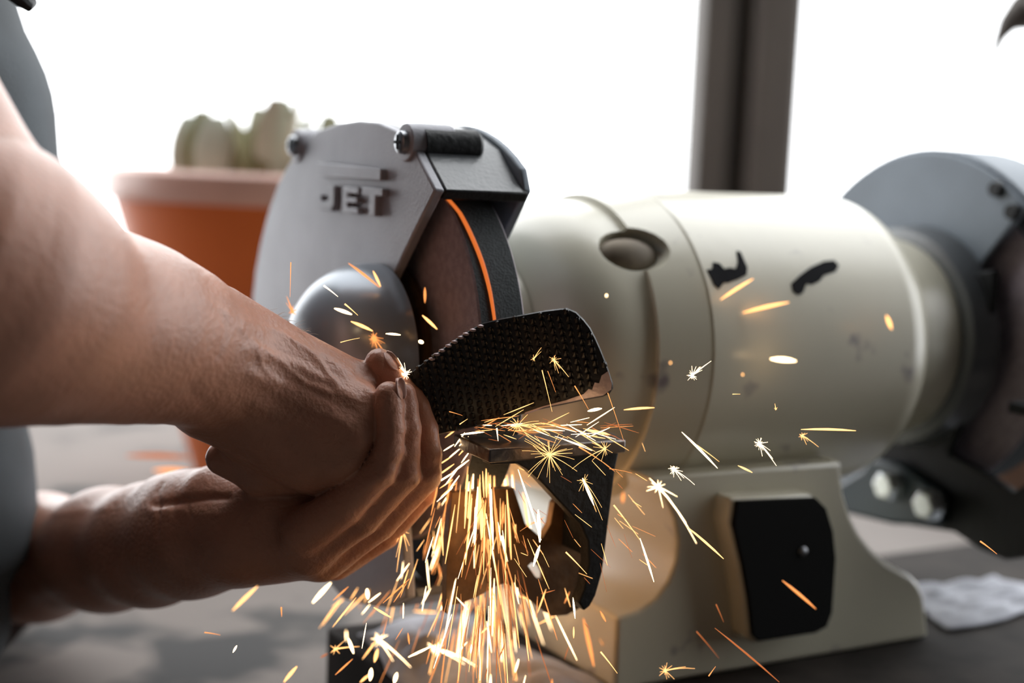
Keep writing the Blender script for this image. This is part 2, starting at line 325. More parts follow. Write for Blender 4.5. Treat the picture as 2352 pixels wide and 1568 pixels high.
# --- far wheel guard (right in the photograph)
fo = [(-.112, .052)]+arc(0, 0, .1225, 152, 40, 22)+arc(0, 0, .128, 34, -75, 18)+[(-.020, -.095), (-.030, -.060), (-.028, .0), (-.0444, .0422), (-.0850, .0780)]
fo = arc(0, 0, .1225, 133, 40, 18)+arc(0, 0, .126, 34, -80, 18)+[(-.004, -.069), (-.020, -.035), (-.038, .0), (-.0380, .0350), (-.0444, .0422)]
bm = NB(); prism(bm, fo, 0, .1735, .1785); fg = obj('wheel_guard', bm, M_guardb, gr, bevel=.0012)
bm = NB(); strip(bm, arc(0, 0, .1250, 133, 36, 20)+arc(0, 0, .128, 30, -80, 16), .1785, .2250, .0045); obj('guard_housing', bm, M_guardb, fg, bevel=.001)
bm = NB(); prism(bm, [(y, z) for y, z in fo], 0, .2250, .2300); obj('guard_cover', bm, M_guard, fg, bevel=.0012)
for y, z in ((-.0618, .1000), (-.0760, .0865), (.070, .075)):
    bm = NB(); lathe(bm, [(.1690, .002), (.1690, .0045), (.1738, .0055), (.1745, .002)], 16, 0, (y, z)); obj('screw', bm, M_blackp, fg)
bm = NB(); lathe(bm, [(.1500, .030), (.1500, .066), (.1530, .0715), (.1650, .0735), (.1737, .0740), (.1737, .030)], 48); obj('guard_hub', bm, M_house, fg)
web2 = [(-.030, .040), (-.0393, .000), (-.0199, -.0353), (-.0038, -.0692), (.0199, -.0782), (.0240, -.0920), (.0569, -.1190), (.0447, -.1302), (.0231, -.1285), (-.0177, -.1260), (-.0555, -.1212), (-.0778, -.1270), (-.0989, -.1285), (-.1200, -.1200), (-.1350, -.1000), (-.1400, -.0600), (-.1380, -.0300), (-.1200, -.0300), (-.1180, -.0700), (-.1000, -.0850), (-.0761, -.0779), (-.0446, -.0715), (-.0540, -.0500), (-.0634, -.0255), (-.0700, .0000), (-.0700, .0500)]
bm = NB(); prism(bm, web2, 0, .1660, .1725); ft = obj('rest_bracket', bm, M_blackp, gr, bevel=.001)
bm = NB(); prism(bm, [(.0220, -.0960), (.0580, -.1200), (.0447, -.1302), (-.0100, -.1265), (-.0500, -.1180), (-.0500, -.0960), (-.0100, -.0840), (.0150, -.0860)], 0, .1560, .1660); obj('bracket_foot', bm, mat('blue_black_paint', (.03, .045, .055), .4), ft, bevel=.003)
for y, z in ((-.0109, -.0991), (-.0470, -.1037)):
    bm = NB(); lathe(bm, [(.1440, .003), (.1440, .0085), (.1470, .0105), (.1560, .0110), (.1562, .003)], 6, 0, (y, z)); obj('bolt', bm, mat('bright_bolt', (.72, .76, .76), .25, metal=.8), ft, bevel=.001)
rest2 = [(.150, -.140), (.222, -.140), (.222, -.098), (.213, -.1065), (.186, -.1065), (.170, -.100), (.150, -.104)]
bm = NB(); prism(bm, rest2, 2, -.0335, -.0270); obj('tool_rest', bm, M_blackp, ft, bevel=.0008)

# ------------------------------------------------------------------ rags on the board
def rag(name, c, sx, sy, h, seed, label, rz=0):
    r = np.random.default_rng(seed); n = 40; bm = NB(); ph = r.uniform(0, 6, 8); k = r.uniform(.6, 2.6, (8, 2))*np.array([1.0, 1.4]); V = []
    for i in range(n+1):
        row = []
        for j in range(n+1):
            u, v = i/n*2-1, j/n*2-1; q = sum(math.sin(k[m, 0]*3*u+k[m, 1]*3*v*(-1)**m+ph[m]) for m in range(8))/8
            rr = 1-.14*math.sin(3*math.atan2(v, u)+ph[0])
            edge = max(abs(u), abs(v)); z = h*(.25+.9*abs(q))*(1-edge**3*.85)+.0008
            row.append(bm.verts.new((u*sx*rr, v*sy*rr, max(z, .0006))))
        V.append(row)
    for i in range(n):
        for j in range(n): bm.faces.new((V[i][j], V[i+1][j], V[i+1][j+1], V[i][j+1]))
    o = obj(name, bm, M_cloth, sharp=60); o.location = tuple(c); o.rotation_euler = (0, 0, rz)
    s = o.modifiers.new('s', 'SOLIDIFY'); s.thickness = .0012; s.offset = 1
    return tag(o, label, 'cloth')
rag('rag', G(-.168, -.015, -.1753), .045, .070, .016, 3, 'crumpled grey white rag under the falling sparks, left end of board', AL)
rag('rag', G(.205, -.045, -.1753), .060, .035, .014, 5, 'small grey rag on the board right of the cream pedestal', AL)

# ------------------------------------------------------------------ pot with plant, post, hook
pc = P(642, 396, 1.36); hp_ = pc[2]-ZW
pot = empty('plant_pot', (pc[0], pc[1], ZW)); tag(pot, 'large blurred terracotta plant pot standing behind the grinder', 'plant pot')
bm = NB(); R = .162
lathe(bm, [(0, .04), (0, .066), (.004, .070), (hp_-.028, R-.008), (hp_-.026, R-.022), (hp_-.030, .02)], 72, 2)
obj('pot_body', bm, M_terra, pot)
bm = NB(); lathe(bm, [(hp_-.028, R-.015), (hp_-.028, R-.002), (hp_-.024, R), (hp_-.004, R+.001), (hp_, R-.003), (hp_, R-.013), (hp_-.01, R-.016)], 72, 2); tag(obj('pot_rim', bm, mat('sky_sheen_rim', (.72, .44, .36), .3, noise=.12, nscale=12), pot), 'pot rim with pale pink sky sheen in its colour')  # rim coloured paler to carry its sky reflection and gloss
bm = NB(); lathe(bm, [(hp_-.031, .02), (hp_-.031, R-.021), (hp_-.022, R-.022), (hp_-.014, .05), (hp_-.012, .01)], 40, 2); obj('soil', bm, M_soil, pot)
r = np.random.default_rng(11)
def leaf(c, h, w, lean, rz, m, th=.004):
    bm = NB(); n = 10; rows = []
    ax = np.array([math.cos(rz), math.sin(rz), 0]); ld = np.array([-math.sin(rz), math.cos(rz), 0])
    for i in range(n+1):
        t = i/n; wv_ = w*(math.sin(math.pi*(.12+.80*t))**.7); p = np.array(c)+Z_*(h*t)+ld*(lean*h*t*t)
        rows.append([bm.verts.new(p+ax*wv_+ld*.1*w), bm.verts.new(p+ld*(-th)), bm.verts.new(p-ax*wv_+ld*.1*w), bm.verts.new(p+ld*th)])
    for a, b in zip(rows, rows[1:]):
        for k in range(4): bm.faces.new((a[k], a[(k+1) % 4], b[(k+1) % 4], b[k]))
    bm.faces.new(rows[0]); bm.faces.new(rows[-1])
    return obj('leaf', bm, m, pot, sharp=50)
for i in range(26):
    a = r.uniform(0, 6.28); q = r.uniform(0, .095); x = q*math.cos(a)
    h = r.uniform(.040, .092)*(1-.25*abs(x)/.1)
    leaf((x, q*math.sin(a)*.8, hp_-.02), h, r.uniform(.006, .018), r.uniform(-.9, .9), r.uniform(0, 3.1), M_leaf if i % 2 else M_leaf2)
leaf((-.082, -.03, hp_-.02), .070, .017, .1, .1, M_leaf); leaf((-.066, -.04, hp_-.02), .076, .018, .3, .2, M_leaf2); leaf((-.052, -.05, hp_-.02), .070, .020, .1, .1, M_leaf); leaf((-.020, -.055, hp_-.02), .062, .020, .2, -.2, M_leaf2); leaf((.005, -.05, hp_-.02), .088, .020, -.2, .2, M_leaf)
# post: an H-shaped steel column
pp = P(1690, 220, 1.95)
pst = empty('steel_post', (pp[0], 1.93, 0), math.radians(8)); tag(pst, 'dark brown steel post standing behind the cream motor', 'post')
hw = .0665
bm = NB(); box(bm, (-hw, -.035, 0), (-.024, .035, 2.75)); obj('flange', bm, M_post, pst, bevel=.004)
bm = NB(); box(bm, (.002, -.050, 0), (hw, .035, 2.75)); obj('flange', bm, M_post, pst, bevel=.012, seg=4)
bm = NB(); box(bm, (-.028, .005, 0), (.010, .030, 2.75)); obj('web', bm, M_post, pst)
# hook hanging at the upper right
hk = empty('hanging_hook', tuple(P(2335, 60, 1.25))); tag(hk, 'dark pointed metal hook hanging at the upper right', 'hook')
h0 = P(2335, 60, 1.25)
def loc(px, py, d=1.25): return tuple(P(px, py, d)-h0)
bm = NB(); tube(bm, [loc(2276, 176), loc(2284, 130), loc(2295, 90), loc(2315, 55), loc(2345, 30), loc(2400, 15)], [.0008, .0032, .0055, .010, .017, .012], 10); obj('hook_point', bm, M_post, hk)
bm = NB(); tube(bm, [loc(2345, 35), loc(2375, -60), loc(2378, -700, 1.25), loc(2380, -3000, 1.25)], [.012, .008, .006, .006], 8); bm2 = bm; obj('hanger_rod', bm, M_post, hk)
# brown block on the bench seen through the far bracket
cbx = P(2335, 1040, 1.42)
bm = NB(); box(bm, (-.035, -.05, 0), (.075, .05, .14)); o = obj('wooden_block', bm, M_wood, bevel=.006); o.location = (cbx[0], cbx[1], ZW); tag(o, 'blurred brown wooden block on the bench behind the right wheel guard', 'block')

# ------------------------------------------------------------------ the person (one continuous body surface from a distance field)
def surface_nets(D, org, h):
    s = D < 0; nx, ny, nz = D.shape
    c = sum(s[i:nx-1+i, j:ny-1+j, k:nz-1+k].astype(np.uint8) for i in (0, 1) for j in (0, 1) for k in (0, 1))
    act = np.argwhere((c > 0) & (c < 8)); idx = -np.ones((nx-1, ny-1, nz-1), np.int32); idx[tuple(act.T)] = np.arange(len(act))
    cs = [(i, j, k) for i in (0, 1) for j in (0, 1) for k in (0, 1)]
    V = np.array([D[act[:, 0]+i, act[:, 1]+j, act[:, 2]+k] for i, j, k in cs]); acc = np.zeros((len(act), 3)); w = np.zeros(len(act))
    for a in range(8):
        for b in range(a+1, 8):
            if sum(abs(cs[a][q]-cs[b][q]) for q in range(3)) != 1: continue
            m = (V[a] < 0) != (V[b] < 0); t = np.where(m, V[a]/np.where(m, V[a]-V[b], 1), 0)[:, None]
            acc += np.where(m[:, None], np.array(cs[a])+t*(np.array(cs[b])-np.array(cs[a])), 0); w += m
    verts = org+(act+acc/w[:, None])*h; Q = []
    for ax in range(3):
        sl = [slice(1, -1)]*3; sl2 = [slice(1, -1)]*3; sl[ax] = slice(0, -1); sl2[ax] = slice(1, None)
        a, b = s[tuple(sl)], s[tuple(sl2)]; o = np.argwhere(a != b); o += np.array([1, 1, 1])-np.eye(3, dtype=int)[ax]
        flip = a[tuple((o-(np.array([1, 1, 1])-np.eye(3, dtype=int)[ax])).T)]
        u, v = (ax+1) % 3, (ax+2) % 3; U, V_ = np.eye(3, dtype=int)[u], np.eye(3, dtype=int)[v]
        q = np.stack([idx[tuple((o-U-V_).T)], idx[tuple((o-V_).T)], idx[tuple(o.T)], idx[tuple((o-U).T)]], 1)
        q[~flip] = q[~flip][:, ::-1]; Q.append(q)
    return verts, np.concatenate(Q)
class Field:
    def __init__(s, lo, hi, h):
        s.lo = np.array(lo, float); s.h = h; s.n = np.ceil((np.array(hi)-s.lo)/h).astype(int)+1
        s.D = np.full(s.n, 1.0, np.float32)
    def new(s): return np.full(s.n, 1.0, np.float32)
    def caps(s, D, a, b, ra, rb, k, flat=None):
        """round cone from a to b blended into D; flat=(direction, factor) squeezes it"""
        a, b = np.array(a, float), np.array(b, float); pad = max(ra, rb)+k*1.5+.006
        i0 = np.clip(np.floor((np.minimum(a, b)-pad-s.lo)/s.h).astype(int), 0, s.n-1); i1 = np.clip(np.ceil((np.maximum(a, b)+pad-s.lo)/s.h).astype(int)+1, 1, s.n)
        if (i1 <= i0).any(): return
        g = np.meshgrid(*[s.lo[q]+np.arange(i0[q], i1[q], dtype=np.float32)*s.h for q in range(3)], indexing='ij')
        ab = b-a; L = max(ab@ab, 1e-12); p = [g[q]-a[q] for q in range(3)]
        t = np.clip((p[0]*ab[0]+p[1]*ab[1]+p[2]*ab[2])/L, 0, 1); d = [p[q]-t*ab[q] for q in range(3)]
        r2 = d[0]**2+d[1]**2+d[2]**2
        if flat:
            n = np.array(flat[0])/np.linalg.norm(flat[0]); dn = d[0]*n[0]+d[1]*n[1]+d[2]*n[2]; r2 = r2+dn**2*(1/flat[1]**2-1)
        f = (np.sqrt(r2)-(ra+(rb-ra)*t)).astype(np.float32)
        sl = tuple(slice(i0[q], i1[q]) for q in range(3)); D[sl] = smin(D[sl], f, k)
def smin(a, b, k):
    if k <= 0: return np.minimum(a, b)
    h = np.clip(k-np.abs(a-b), 0, None)/k
    return np.minimum(a, b)-h*h*k*.25
def px(r, d): return r*d/F
# joints: (px, py, depth, radius px)
UA = [(-150, 600, .52, 345), (-60, 641, .53, 319), (0, 670, .54, 290), (60, 699, .55, 261), (150, 738, .567, 221), (250, 752, .588, 207), (320, 767, .603, 191), (400, 791, .619, 169), (480, 826, .634, 146), (560, 850, .642, 124)]
HB = [((505, 790, .640, 118), (828, 872, .662, 40)), ((500, 822, .642, 120), (822, 925, .650, 50)), ((500, 855, .642, 124), (806, 985, .645, 56)), ((505, 885, .646, 122), (778, 1040, .650, 62)),
      ((520, 905, .650, 112), (700, 1040, .655, 88))]
HU = [((778, 1045, .652, 58), (730, 1085, .662, 50)), ((730, 1085, .664, 48), (600, 1090, .672, 50)), ((600, 1090, .672, 46), (512, 1052, .672, 40)),       # curled finger underneath
      ((540, 960, .660, 78), (640, 1040, .668, 78)), ((828, 872, .662, 38), (880, 905, .672, 34)), ((822, 925, .654, 42), (860, 960, .668, 40)), ((806, 985, .655, 44), (850, 1010, .670, 38))]
LA = [(-260, 1330, .98, 140), (-60, 1300, .945, 136), (90, 1280, .90, 128), (250, 1262, .815, 121), (350, 1250, .768, 120), (440, 1232, .730, 117), (520, 1226, .710, 113)]
LP = [((470, 1222, .712, 112), (700, 1235, .682, 92)), ((380, 1150, .745, 52), (500, 1140, .705, 62)), ((500, 1145, .700, 62), (640, 1165, .684, 66)), ((620, 1165, .684, 62), (740, 1150, .684, 56)), ((560, 1230, .694, 104), (760, 1215, .700, 86)), ((620, 1190, .70, 80), (800, 1130, .700, 60))]
FING = [  # near finger first: knuckle chain of the lower hand closing over the fist
    [(700, 1222, .664, 56), (790, 1160, .654, 47), (872, 1082, .648, 39), (893, 1035, .646, 34), (897, 985, .645, 33), (894, 935, .645, 34), (893, 908, .645, 33)],
    [(712, 1262, .672, 50), (830, 1190, .664, 42), (928, 1090, .657, 38), (934, 1040, .655, 31), (938, 985, .654, 30), (930, 930, .655, 30), (928, 905, .655, 28)],
    [(745, 1286, .684, 46), (870, 1200, .676, 41), (976, 1092, .668, 38), (984, 1045, .666, 31), (976, 985, .666, 30), (958, 935, .668, 29), (948, 915, .668, 28)],
    [(770, 1288, .700, 44), (880, 1222, .694, 40), (968, 1128, .686, 36), (972, 1060, .682, 30)]]
THB = [(925, 905, .668, 36), (895, 862, .664, 34), (871, 832, .662, 33)]
fld = Field((-.365, .43, .855), (.0, 1.03, 1.235), .00142)
def J(q): return P(q[0], q[1], q[2]), px(q[3], q[2])
up = fld.new()
for a, b in zip(UA, UA[1:]): (pa, ra), (pb, rb) = J(a), J(b); fld.caps(up, pa, pb, ra, rb, .010)
for a, b in HB: (pa, ra), (pb, rb) = J(a), J(b); fld.caps(up, pa, pb, ra, rb, .009, (FW, .82))
for a, b in HU: (pa, ra), (pb, rb) = J(a), J(b); fld.caps(up, pa, pb, ra, rb, .004)
low = fld.new()
for a, b in zip(LA, LA[1:]): (pa, ra), (pb, rb) = J(a), J(b); fld.caps(low, pa, pb, ra, rb, .022)
for a, b in LP: (pa, ra), (pb, rb) = J(a), J(b); fld.caps(low, pa, pb, ra, rb, .010)
res = low.copy()
for ch in FING:
    f = fld.new()
    for a, b in zip(ch, ch[1:]): (pa, ra), (pb, rb) = J(a), J(b); fld.caps(f, pa, pb, ra, rb, .0012)
    res = smin(res, smin(low, f, .008), .0012)
f = fld.new()
for a, b in zip(THB, THB[1:]): (pa, ra), (pb, rb) = J(a), J(b); fld.caps(f, pa, pb, ra, rb, .001)
res = smin(res, f, .0015)
res = smin(res, up, .0008)
V1, Q1 = surface_nets(res, fld.lo, fld.h); del res, up, low, f
# sculpted relief: tendons, veins, folds (offset along the surface normal)
def vnorm(V, Q):
    n = np.cross(V[Q[:, 2]]-V[Q[:, 0]], V[Q[:, 3]]-V[Q[:, 1]]); N = np.zeros_like(V)
    for k in range(4): np.add.at(N, Q[:, k], n)
    return N/np.maximum(np.linalg.norm(N, axis=1, keepdims=True), 1e-12)
N1 = vnorm(V1, Q1)
if ((V1-V1.mean(0))*N1).sum() < 0: N1 = -N1; Q1 = Q1[:, ::-1]
dd = (V1-C0)@FW; PX = 1176+F*((V1-C0)@RR)/dd; PY = 784-F*((V1-C0)@UU)/dd; face = np.clip(-(N1@FW)*1.6, 0, 1)
disp = np.zeros(len(V1))
def relief(line, w, amp, dmin=0, dmax=9):
    global disp
    best = np.full(len(V1), 1e9)
    for (x0, y0), (x1, y1) in zip(line, line[1:]):
        L = (x1-x0)**2+(y1-y0)**2+1e-6; t = np.clip(((PX-x0)*(x1-x0)+(PY-y0)*(y1-y0))/L, 0, 1)
        best = np.minimum(best, np.hypot(PX-x0-t*(x1-x0), PY-y0-t*(y1-y0)))
    disp += (amp*.72)*np.exp(-(best/w)**2)*face*((dd > dmin) & (dd < dmax))
for ln, w, a in [([(560, 745), (680, 795), (800, 850)], 15, .0016), ([(575, 800), (690, 850), (812, 915)], 17, .0018), ([(580, 860), (690, 915), (795, 975)], 17, .0014), ([(590, 930), (690, 985), (765, 1030)], 18, .0010),
                 ([(470, 690), (560, 735), (640, 760), (720, 815), (770, 880)], 6, .0010), ([(520, 720), (585, 790), (640, 830), (700, 880), (760, 905)], 6, .0009), ([(585, 790), (600, 840), (640, 880)], 6, .0008),
                 ([(500, 700), (520, 760), (500, 820)], 9, -.0007), ([(440, 900), (520, 990), (560, 1060)], 20, -.0010), ([(620, 770), (750, 830)], 10, -.0008), ([(630, 830), (760, 890)], 10, -.0009), ([(640, 890), (750, 945)], 10, -.0008)]:
    relief(ln, w, a, 0, .66)
for ln, w, a in [([(355, 1160), (420, 1150), (480, 1142), (520, 1142)], 9, -.0022), ([(365, 1180), (362, 1130), (372, 1110)], 5, -.0010), ([(398, 1185), (402, 1150)], 4, -.0008), ([(440, 1185), (432, 1160)], 4, -.0007), ([(365, 1180), (360, 1230)], 5, -.0008),
                 ([(345, 1170), (430, 1178), (500, 1180)], 16, .0009), ([(130, 1180), (240, 1165)], 10, .0008)]:
    relief(ln, w, a, .62, 9)
for ln, w, a in [([(848, 1112), (900, 1080)], 12, .0014), ([(905, 1112), (950, 1085)], 11, .0012), ([(960, 1110), (1005, 1085)], 11, .0012),
                 ([(872, 998), (925, 990)], 4, -.0007), ([(874, 1010), (925, 1003)], 3, -.0005), ([(935, 1002), (955, 995)], 4, -.0005), ([(863, 1050), (905, 1065)], 4, -.0004),
                 ([(872, 900), (880, 940)], 10, .0006), ([(842, 1020), (820, 1065)], 22, .0012)]:
    relief(ln, w, a, 0, .69)
r = np.random.default_rng(2)
for _ in range(16):                          # fine wrinkles on knuckles and wrist
    x, y = r.uniform(420, 640), r.uniform(700, 1000); L = r.uniform(15, 40); an = r.uniform(.9, 1.6)
    relief([(x, y), (x+L*math.cos(an), y+L*math.sin(an))], 3.0, -.00025, 0, .66)
V1 = V1+N1*disp[:, None]
# shoulders, upper arms, neck and head, torso: outside the frame or under the shirt
TC = np.array([-.450, .785, 0])
g2 = Field((-.90, .30, .20), (-.16, 1.32, 1.86), .007)
b = g2.D
sh_r = np.array([-.41, .60, 1.405]); sh_l = np.array([-.45, .975, 1.38]); el_r = P(-150, 600, .52); el_l = P(-260, 1330, .98)
def c2(a, b_, ra, rb, k=.03, fl=None): g2.caps(b, a, b_, ra, rb, k, fl)
c2(sh_r, el_r, .056, .0515); c2(sh_l, el_l, .055, .044); c2(el_r, P(-100, 602, .525), .047, .047, .01); c2(el_l, P(-150, 1315, .962), .040, .038, .01)
c2(TC+[.0, -.06, 1.33], TC+[0, .06, 1.33], .095, .095, .05); c2(TC+[.0, 0, 1.28], TC+[.0, 0, .98], .100, .100, .05); c2(TC+[.0, 0, .98], TC+[-.02, 0, .86], .100, .105, .05)
c2(sh_r, sh_l, .055, .055, .06)
c2(TC+[.02, 0, 1.42], TC+[.055, .0, 1.53], .058, .052, .03); c2(TC+[.075, .0, 1.625], TC+[.065, .0, 1.68], .078, .088, .03); c2(TC+[.105, 0, 1.57], TC+[.13, 0, 1.555], .052, .036, .03)
c2(TC+[.150, 0, 1.635], TC+[.176, 0, 1.612], .010, .013, .012); c2(TC+[.155, -.02, 1.574], TC+[.155, .02, 1.574], .010, .010, .008)
for sgn in (-1, 1):
    c2(TC+[.06, sgn*.078, 1.64], TC+[.055, sgn*.088, 1.61], .012, .009, .008); c2(TC+[.148, sgn*.034, 1.660], TC+[.150, sgn*.02, 1.664], .008, .008, .010)
    c2(TC+[-.02, sgn*.07, .86], TC+[-.01, sgn*.085, .48], .085, .060, .03); c2(TC+[-.01, sgn*.085, .48], TC+[-.03, sgn*.09, .22], .058, .045, .02)
V2, Q2 = surface_nets(b, g2.lo, g2.h)
N2 = vnorm(V2, Q2)
if ((V2-V2.mean(0))*N2).sum() < 0: Q2 = Q2[:, ::-1]
def np_mesh(name, V, Q, m, parent=None):
    me = bpy.data.meshes.new(name); me.vertices.add(len(V)); me.vertices.foreach_set('co', V.astype(np.float32).ravel())
    me.loops.add(Q.size); me.loops.foreach_set('vertex_index', Q.astype(np.int32).ravel()); me.polygons.add(len(Q))
    me.polygons.foreach_set('loop_start', np.arange(0, Q.size, 4, dtype=np.int32)); me.update(calc_edges=True); me.validate()
    me.polygons.foreach_set('use_smooth', [True]*len(me.polygons)); me.materials.append(m)
    o = bpy.data.objects.new(name, me); COL.objects.link(o)
    if parent: o.parent = parent
    return o
per = np_mesh('person', np.concatenate([V1, V2]), np.concatenate([Q1, Q2+len(V1)]), M_skin)
tag(per, 'person in a blue grey shirt with both bare hands clasped on the rasp', 'person')
# shirt: rings around the torso; its right-hand outline follows the chest and belly
sil = [(-600, 60), (-350, 50), (-150, 28), (-40, 22), (0, 42), (60, 62), (110, 88), (160, 110), (210, 124), (260, 131), (370, 136), (520, 130), (700, 100), (850, 60), (960, 46), (1030, 60), (1100, 76), (1190, 84), (1280, 89), (1320, 84), (1350, 62), (1385, 44), (1420, 31), (1500, 27), (1568, 25), (1600, 12), (1660, -110), (1800, -130)]
bm = NB(); rings = []; n = 72
for y, x in sil:
    p = P(x, y, .79); rx, ry = .150, .172
    if y < -100: rx, ry = .125, .17
    aa = np.linspace(-1.5, 1.5, 61); tgt = p[0]/p[1]
    cx = min(tgt*(.785+ry*math.sin(a))-rx*math.cos(a) for a in aa); ring = []
    for i in range(n):
        a = 2*math.pi*i/n; f = 1+.012*math.sin(9*a+y*.01)*(1 if abs(a) > .5 and a < 5.8 else .3)
        ring.append(bm.verts.new((cx+rx*math.cos(a)*f, .785+ry*math.sin(a)*f, p[2])))
    rings.append(ring)
for r1, r2 in zip(rings, rings[1:]):
    for i in range(n): bm.faces.new((r1[i], r1[(i+1) % n], r2[(i+1) % n], r2[i]))
bm.faces.new(rings[0])
shirt = obj('shirt', bm, M_shirt, per, sharp=80)
for pts, rd_ in (([sh_r+Z_*.01, sh_r*.62+el_r*.38, sh_r*.5+el_r*.5], [.078, .066, .068]), ([sh_l+Z_*.01, sh_l*.6+el_l*.4, sh_l*.45+el_l*.55], [.075, .064, .064])):
    bm = NB(); tube(bm, pts, rd_, 24, False); obj('sleeve', bm, M_shirt, shirt)
bm = NB(); tube(bm, [P(-30, -60, .70), P(25, -20, .715), P(52, 2, .72), P(66, 14, .722), P(72, 6, .725), P(60, -30, .74)], [.004, .0045, .004, .003, .003, .003], 10); obj('dark_strap', bm, M_blackp, shirt)
bm = NB(); hc = TC+[.045, 0, 1.70]; ellipsoid(bm, tuple(hc), (.108, .096, .085)); bmesh.ops.delete(bm, geom=[v for v in bm.verts if v.co.x > hc[0]+.055 and v.co.z < hc[2]+.03 or v.co.z < hc[2]-.06], context='VERTS'); obj('hair', bm, M_hair, per)
for sgn in (-1, 1):
    bm = NB(); ellipsoid(bm, tuple(TC+[.140, sgn*.030, 1.648]), (.012, .012, .011), 16, 10); obj('eye', bm, mat('eye', (.5, .48, .45), .2), per)
bm = NB()
for sgn in (-1, 1): tube(bm, [TC+[-.02, sgn*.07, .90], TC+[-.01, sgn*.085, .48], TC+[-.02, sgn*.092, .07]], [.118, .082, .066], 24)
obj('trousers', bm, M_jean, per)
for sgn in (-1, 1):
    bm = NB(); prism(bm, smoothpoly([(TC[0]-.09, 0), (TC[0]+.19, 0), (TC[0]+.19, .04), (TC[0]+.06, .10), (TC[0]-.09, .11)], 2), 1, TC[1]+sgn*.092-.045, TC[1]+sgn*.092+.045); obj('shoe', bm, M_blackp, per, bevel=.008)
# fingernails
def nail(c, du, dv, w, l, name='fingernail'):
    bm = NB(); u = Vector(du).normalized(); v = Vector(dv); v = (v-u*v.dot(u)).normalized(); nn = u.cross(v); rows = []
    for i in range(7):
        t = i/6*2-1; row = []
        for j in range(9):
            q = j/8*2-1; ww = w*math.sqrt(max(.12, 1-abs(t)**3)); row.append(bm.verts.new(Vector(c)+u*(t*l)+v*(q*ww)-nn*(.0022*q*q)))
        rows.append(row)
    for a, b2 in zip(rows, rows[1:]):
        for j in range(8): bm.faces.new((a[j], a[j+1], b2[j+1], b2[j]))
    o = obj(name, bm, M_nail, per); so = o.modifiers.new('s', 'SOLIDIFY'); so.thickness = .0007; so.offset = 0; return o
nail(P(914, 893, .6440), UU*1-RR*.15, RR*.55+FW*.85, .0034, .0048)
nail(P(896, 832, .6600), UU*.8-RR*.6, RR*.6+FW*.7+UU*.3, .0032, .0050)
# fine hairs along the top of the wrist
bm = NB(); r = np.random.default_rng(5)
top_edge = [(520, 662), (560, 690), (600, 706), (640, 722), (680, 745), (715, 768)]
for i in range(70):
    q = r.uniform(0, len(top_edge)-1.01); k = int(q); t = q-k; x = top_edge[k][0]*(1-t)+top_edge[k+1][0]*t; y = top_edge[k][1]*(1-t)+top_edge[k+1][1]*t+r.uniform(2, 14)
    L = r.uniform(10, 28); an = r.uniform(-.6, .5); d = .648+r.uniform(-.004, .006); lean = r.uniform(-.02, .02)
    pts = [P(x+L*t2*math.cos(an), y-L*t2*math.sin(an)*.9-6*t2*(1-t2), d) for t2 in (0, .35, .7, 1)]
    tube(bm, pts, [.00009, .00008, .00006, .00003], 4, False)
tag(obj('arm_hair', bm, M_armhair, per), 'fine pale hairs on the upper wrist', kind='stuff')

# ------------------------------------------------------------------ rasp
def rd(x, y): return .6685+(x-1000)*.00001+(y-900)*.00005
rasp_out = [(760, 985), (840, 925), (925, 872), (960, 842), (1000, 813), (1035, 786), (1062, 768), (1085, 754), (1110, 741), (1150, 731), (1200, 722), (1250, 713), (1290, 708), (1308, 709), (1324, 716), (1342, 734), (1356, 752), (1368, 775), (1380, 802), (1392, 832), (1401, 858), (1408, 880), (1408, 892), (1400, 904),
            (1385, 911), (1340, 919), (1300, 928), (1250, 938), (1205, 950), (1160, 964), (1100, 977), (1050, 989), (1000, 1000), (960, 1012), (880, 1050), (790, 1070)]
TH = .0048
def rp(x, y, t=0):
    return P(x, y, rd(x, y)+t)
cx, cy = 1150, 870
bm = NB(); n = len(rasp_out)
edge_low = lambda x, y: y > 890 and x > 1180
Fo = [bm.verts.new(rp(x+(cx-x)*.010, y+(cy-y)*.018, 0)) for x, y in rasp_out]; Mi = [bm.verts.new(rp(x, y, .0010)) for x, y in rasp_out]; Bk = [bm.verts.new(rp(x, y, TH)) for x, y in rasp_out]
f = bm.faces.new(Fo); bmesh.ops.triangulate(bm, faces=[f])
for a, b_ in ((Fo, Mi), (Mi, Bk)):
    for i in range(n): bm.faces.new((a[i], a[(i+1) % n], b_[(i+1) % n], b_[i]))
f = bm.faces.new(Bk); bmesh.ops.triangulate(bm, faces=[f])
rasp = obj('rasp', bm, mat('black_rasp_steel', (.010, .0095, .0095), .38, metal=.2, bump=.4, bscale=300), sharp=30)
tag(rasp, 'short black steel rasp with rows of coarse teeth held against the grinding wheel', 'rasp')
def inpoly(x, y, poly):
    c = False
    for (x0, y0), (x1, y1) in zip(poly, poly[1:]+poly[:1]):
        if (y0 > y) != (y1 > y) and x < (x1-x0)*(y-y0)/(y1-y0)+x0: c = not c
    return c
shrink = [(x+(cx-x)*.022, y+(cy-y)*.035) for x, y in rasp_out]
bright = [(1150, 966), (1205, 938), (1262, 922), (1310, 912), (1352, 893), (1368, 866), (1396, 846), (1410, 880), (1408, 900), (1380, 914), (1300, 930), (1205, 952)]
bm = NB(); e1 = np.array([.962, -.272]); e2 = np.array([.20, .98]); rr_ = np.random.default_rng(4)
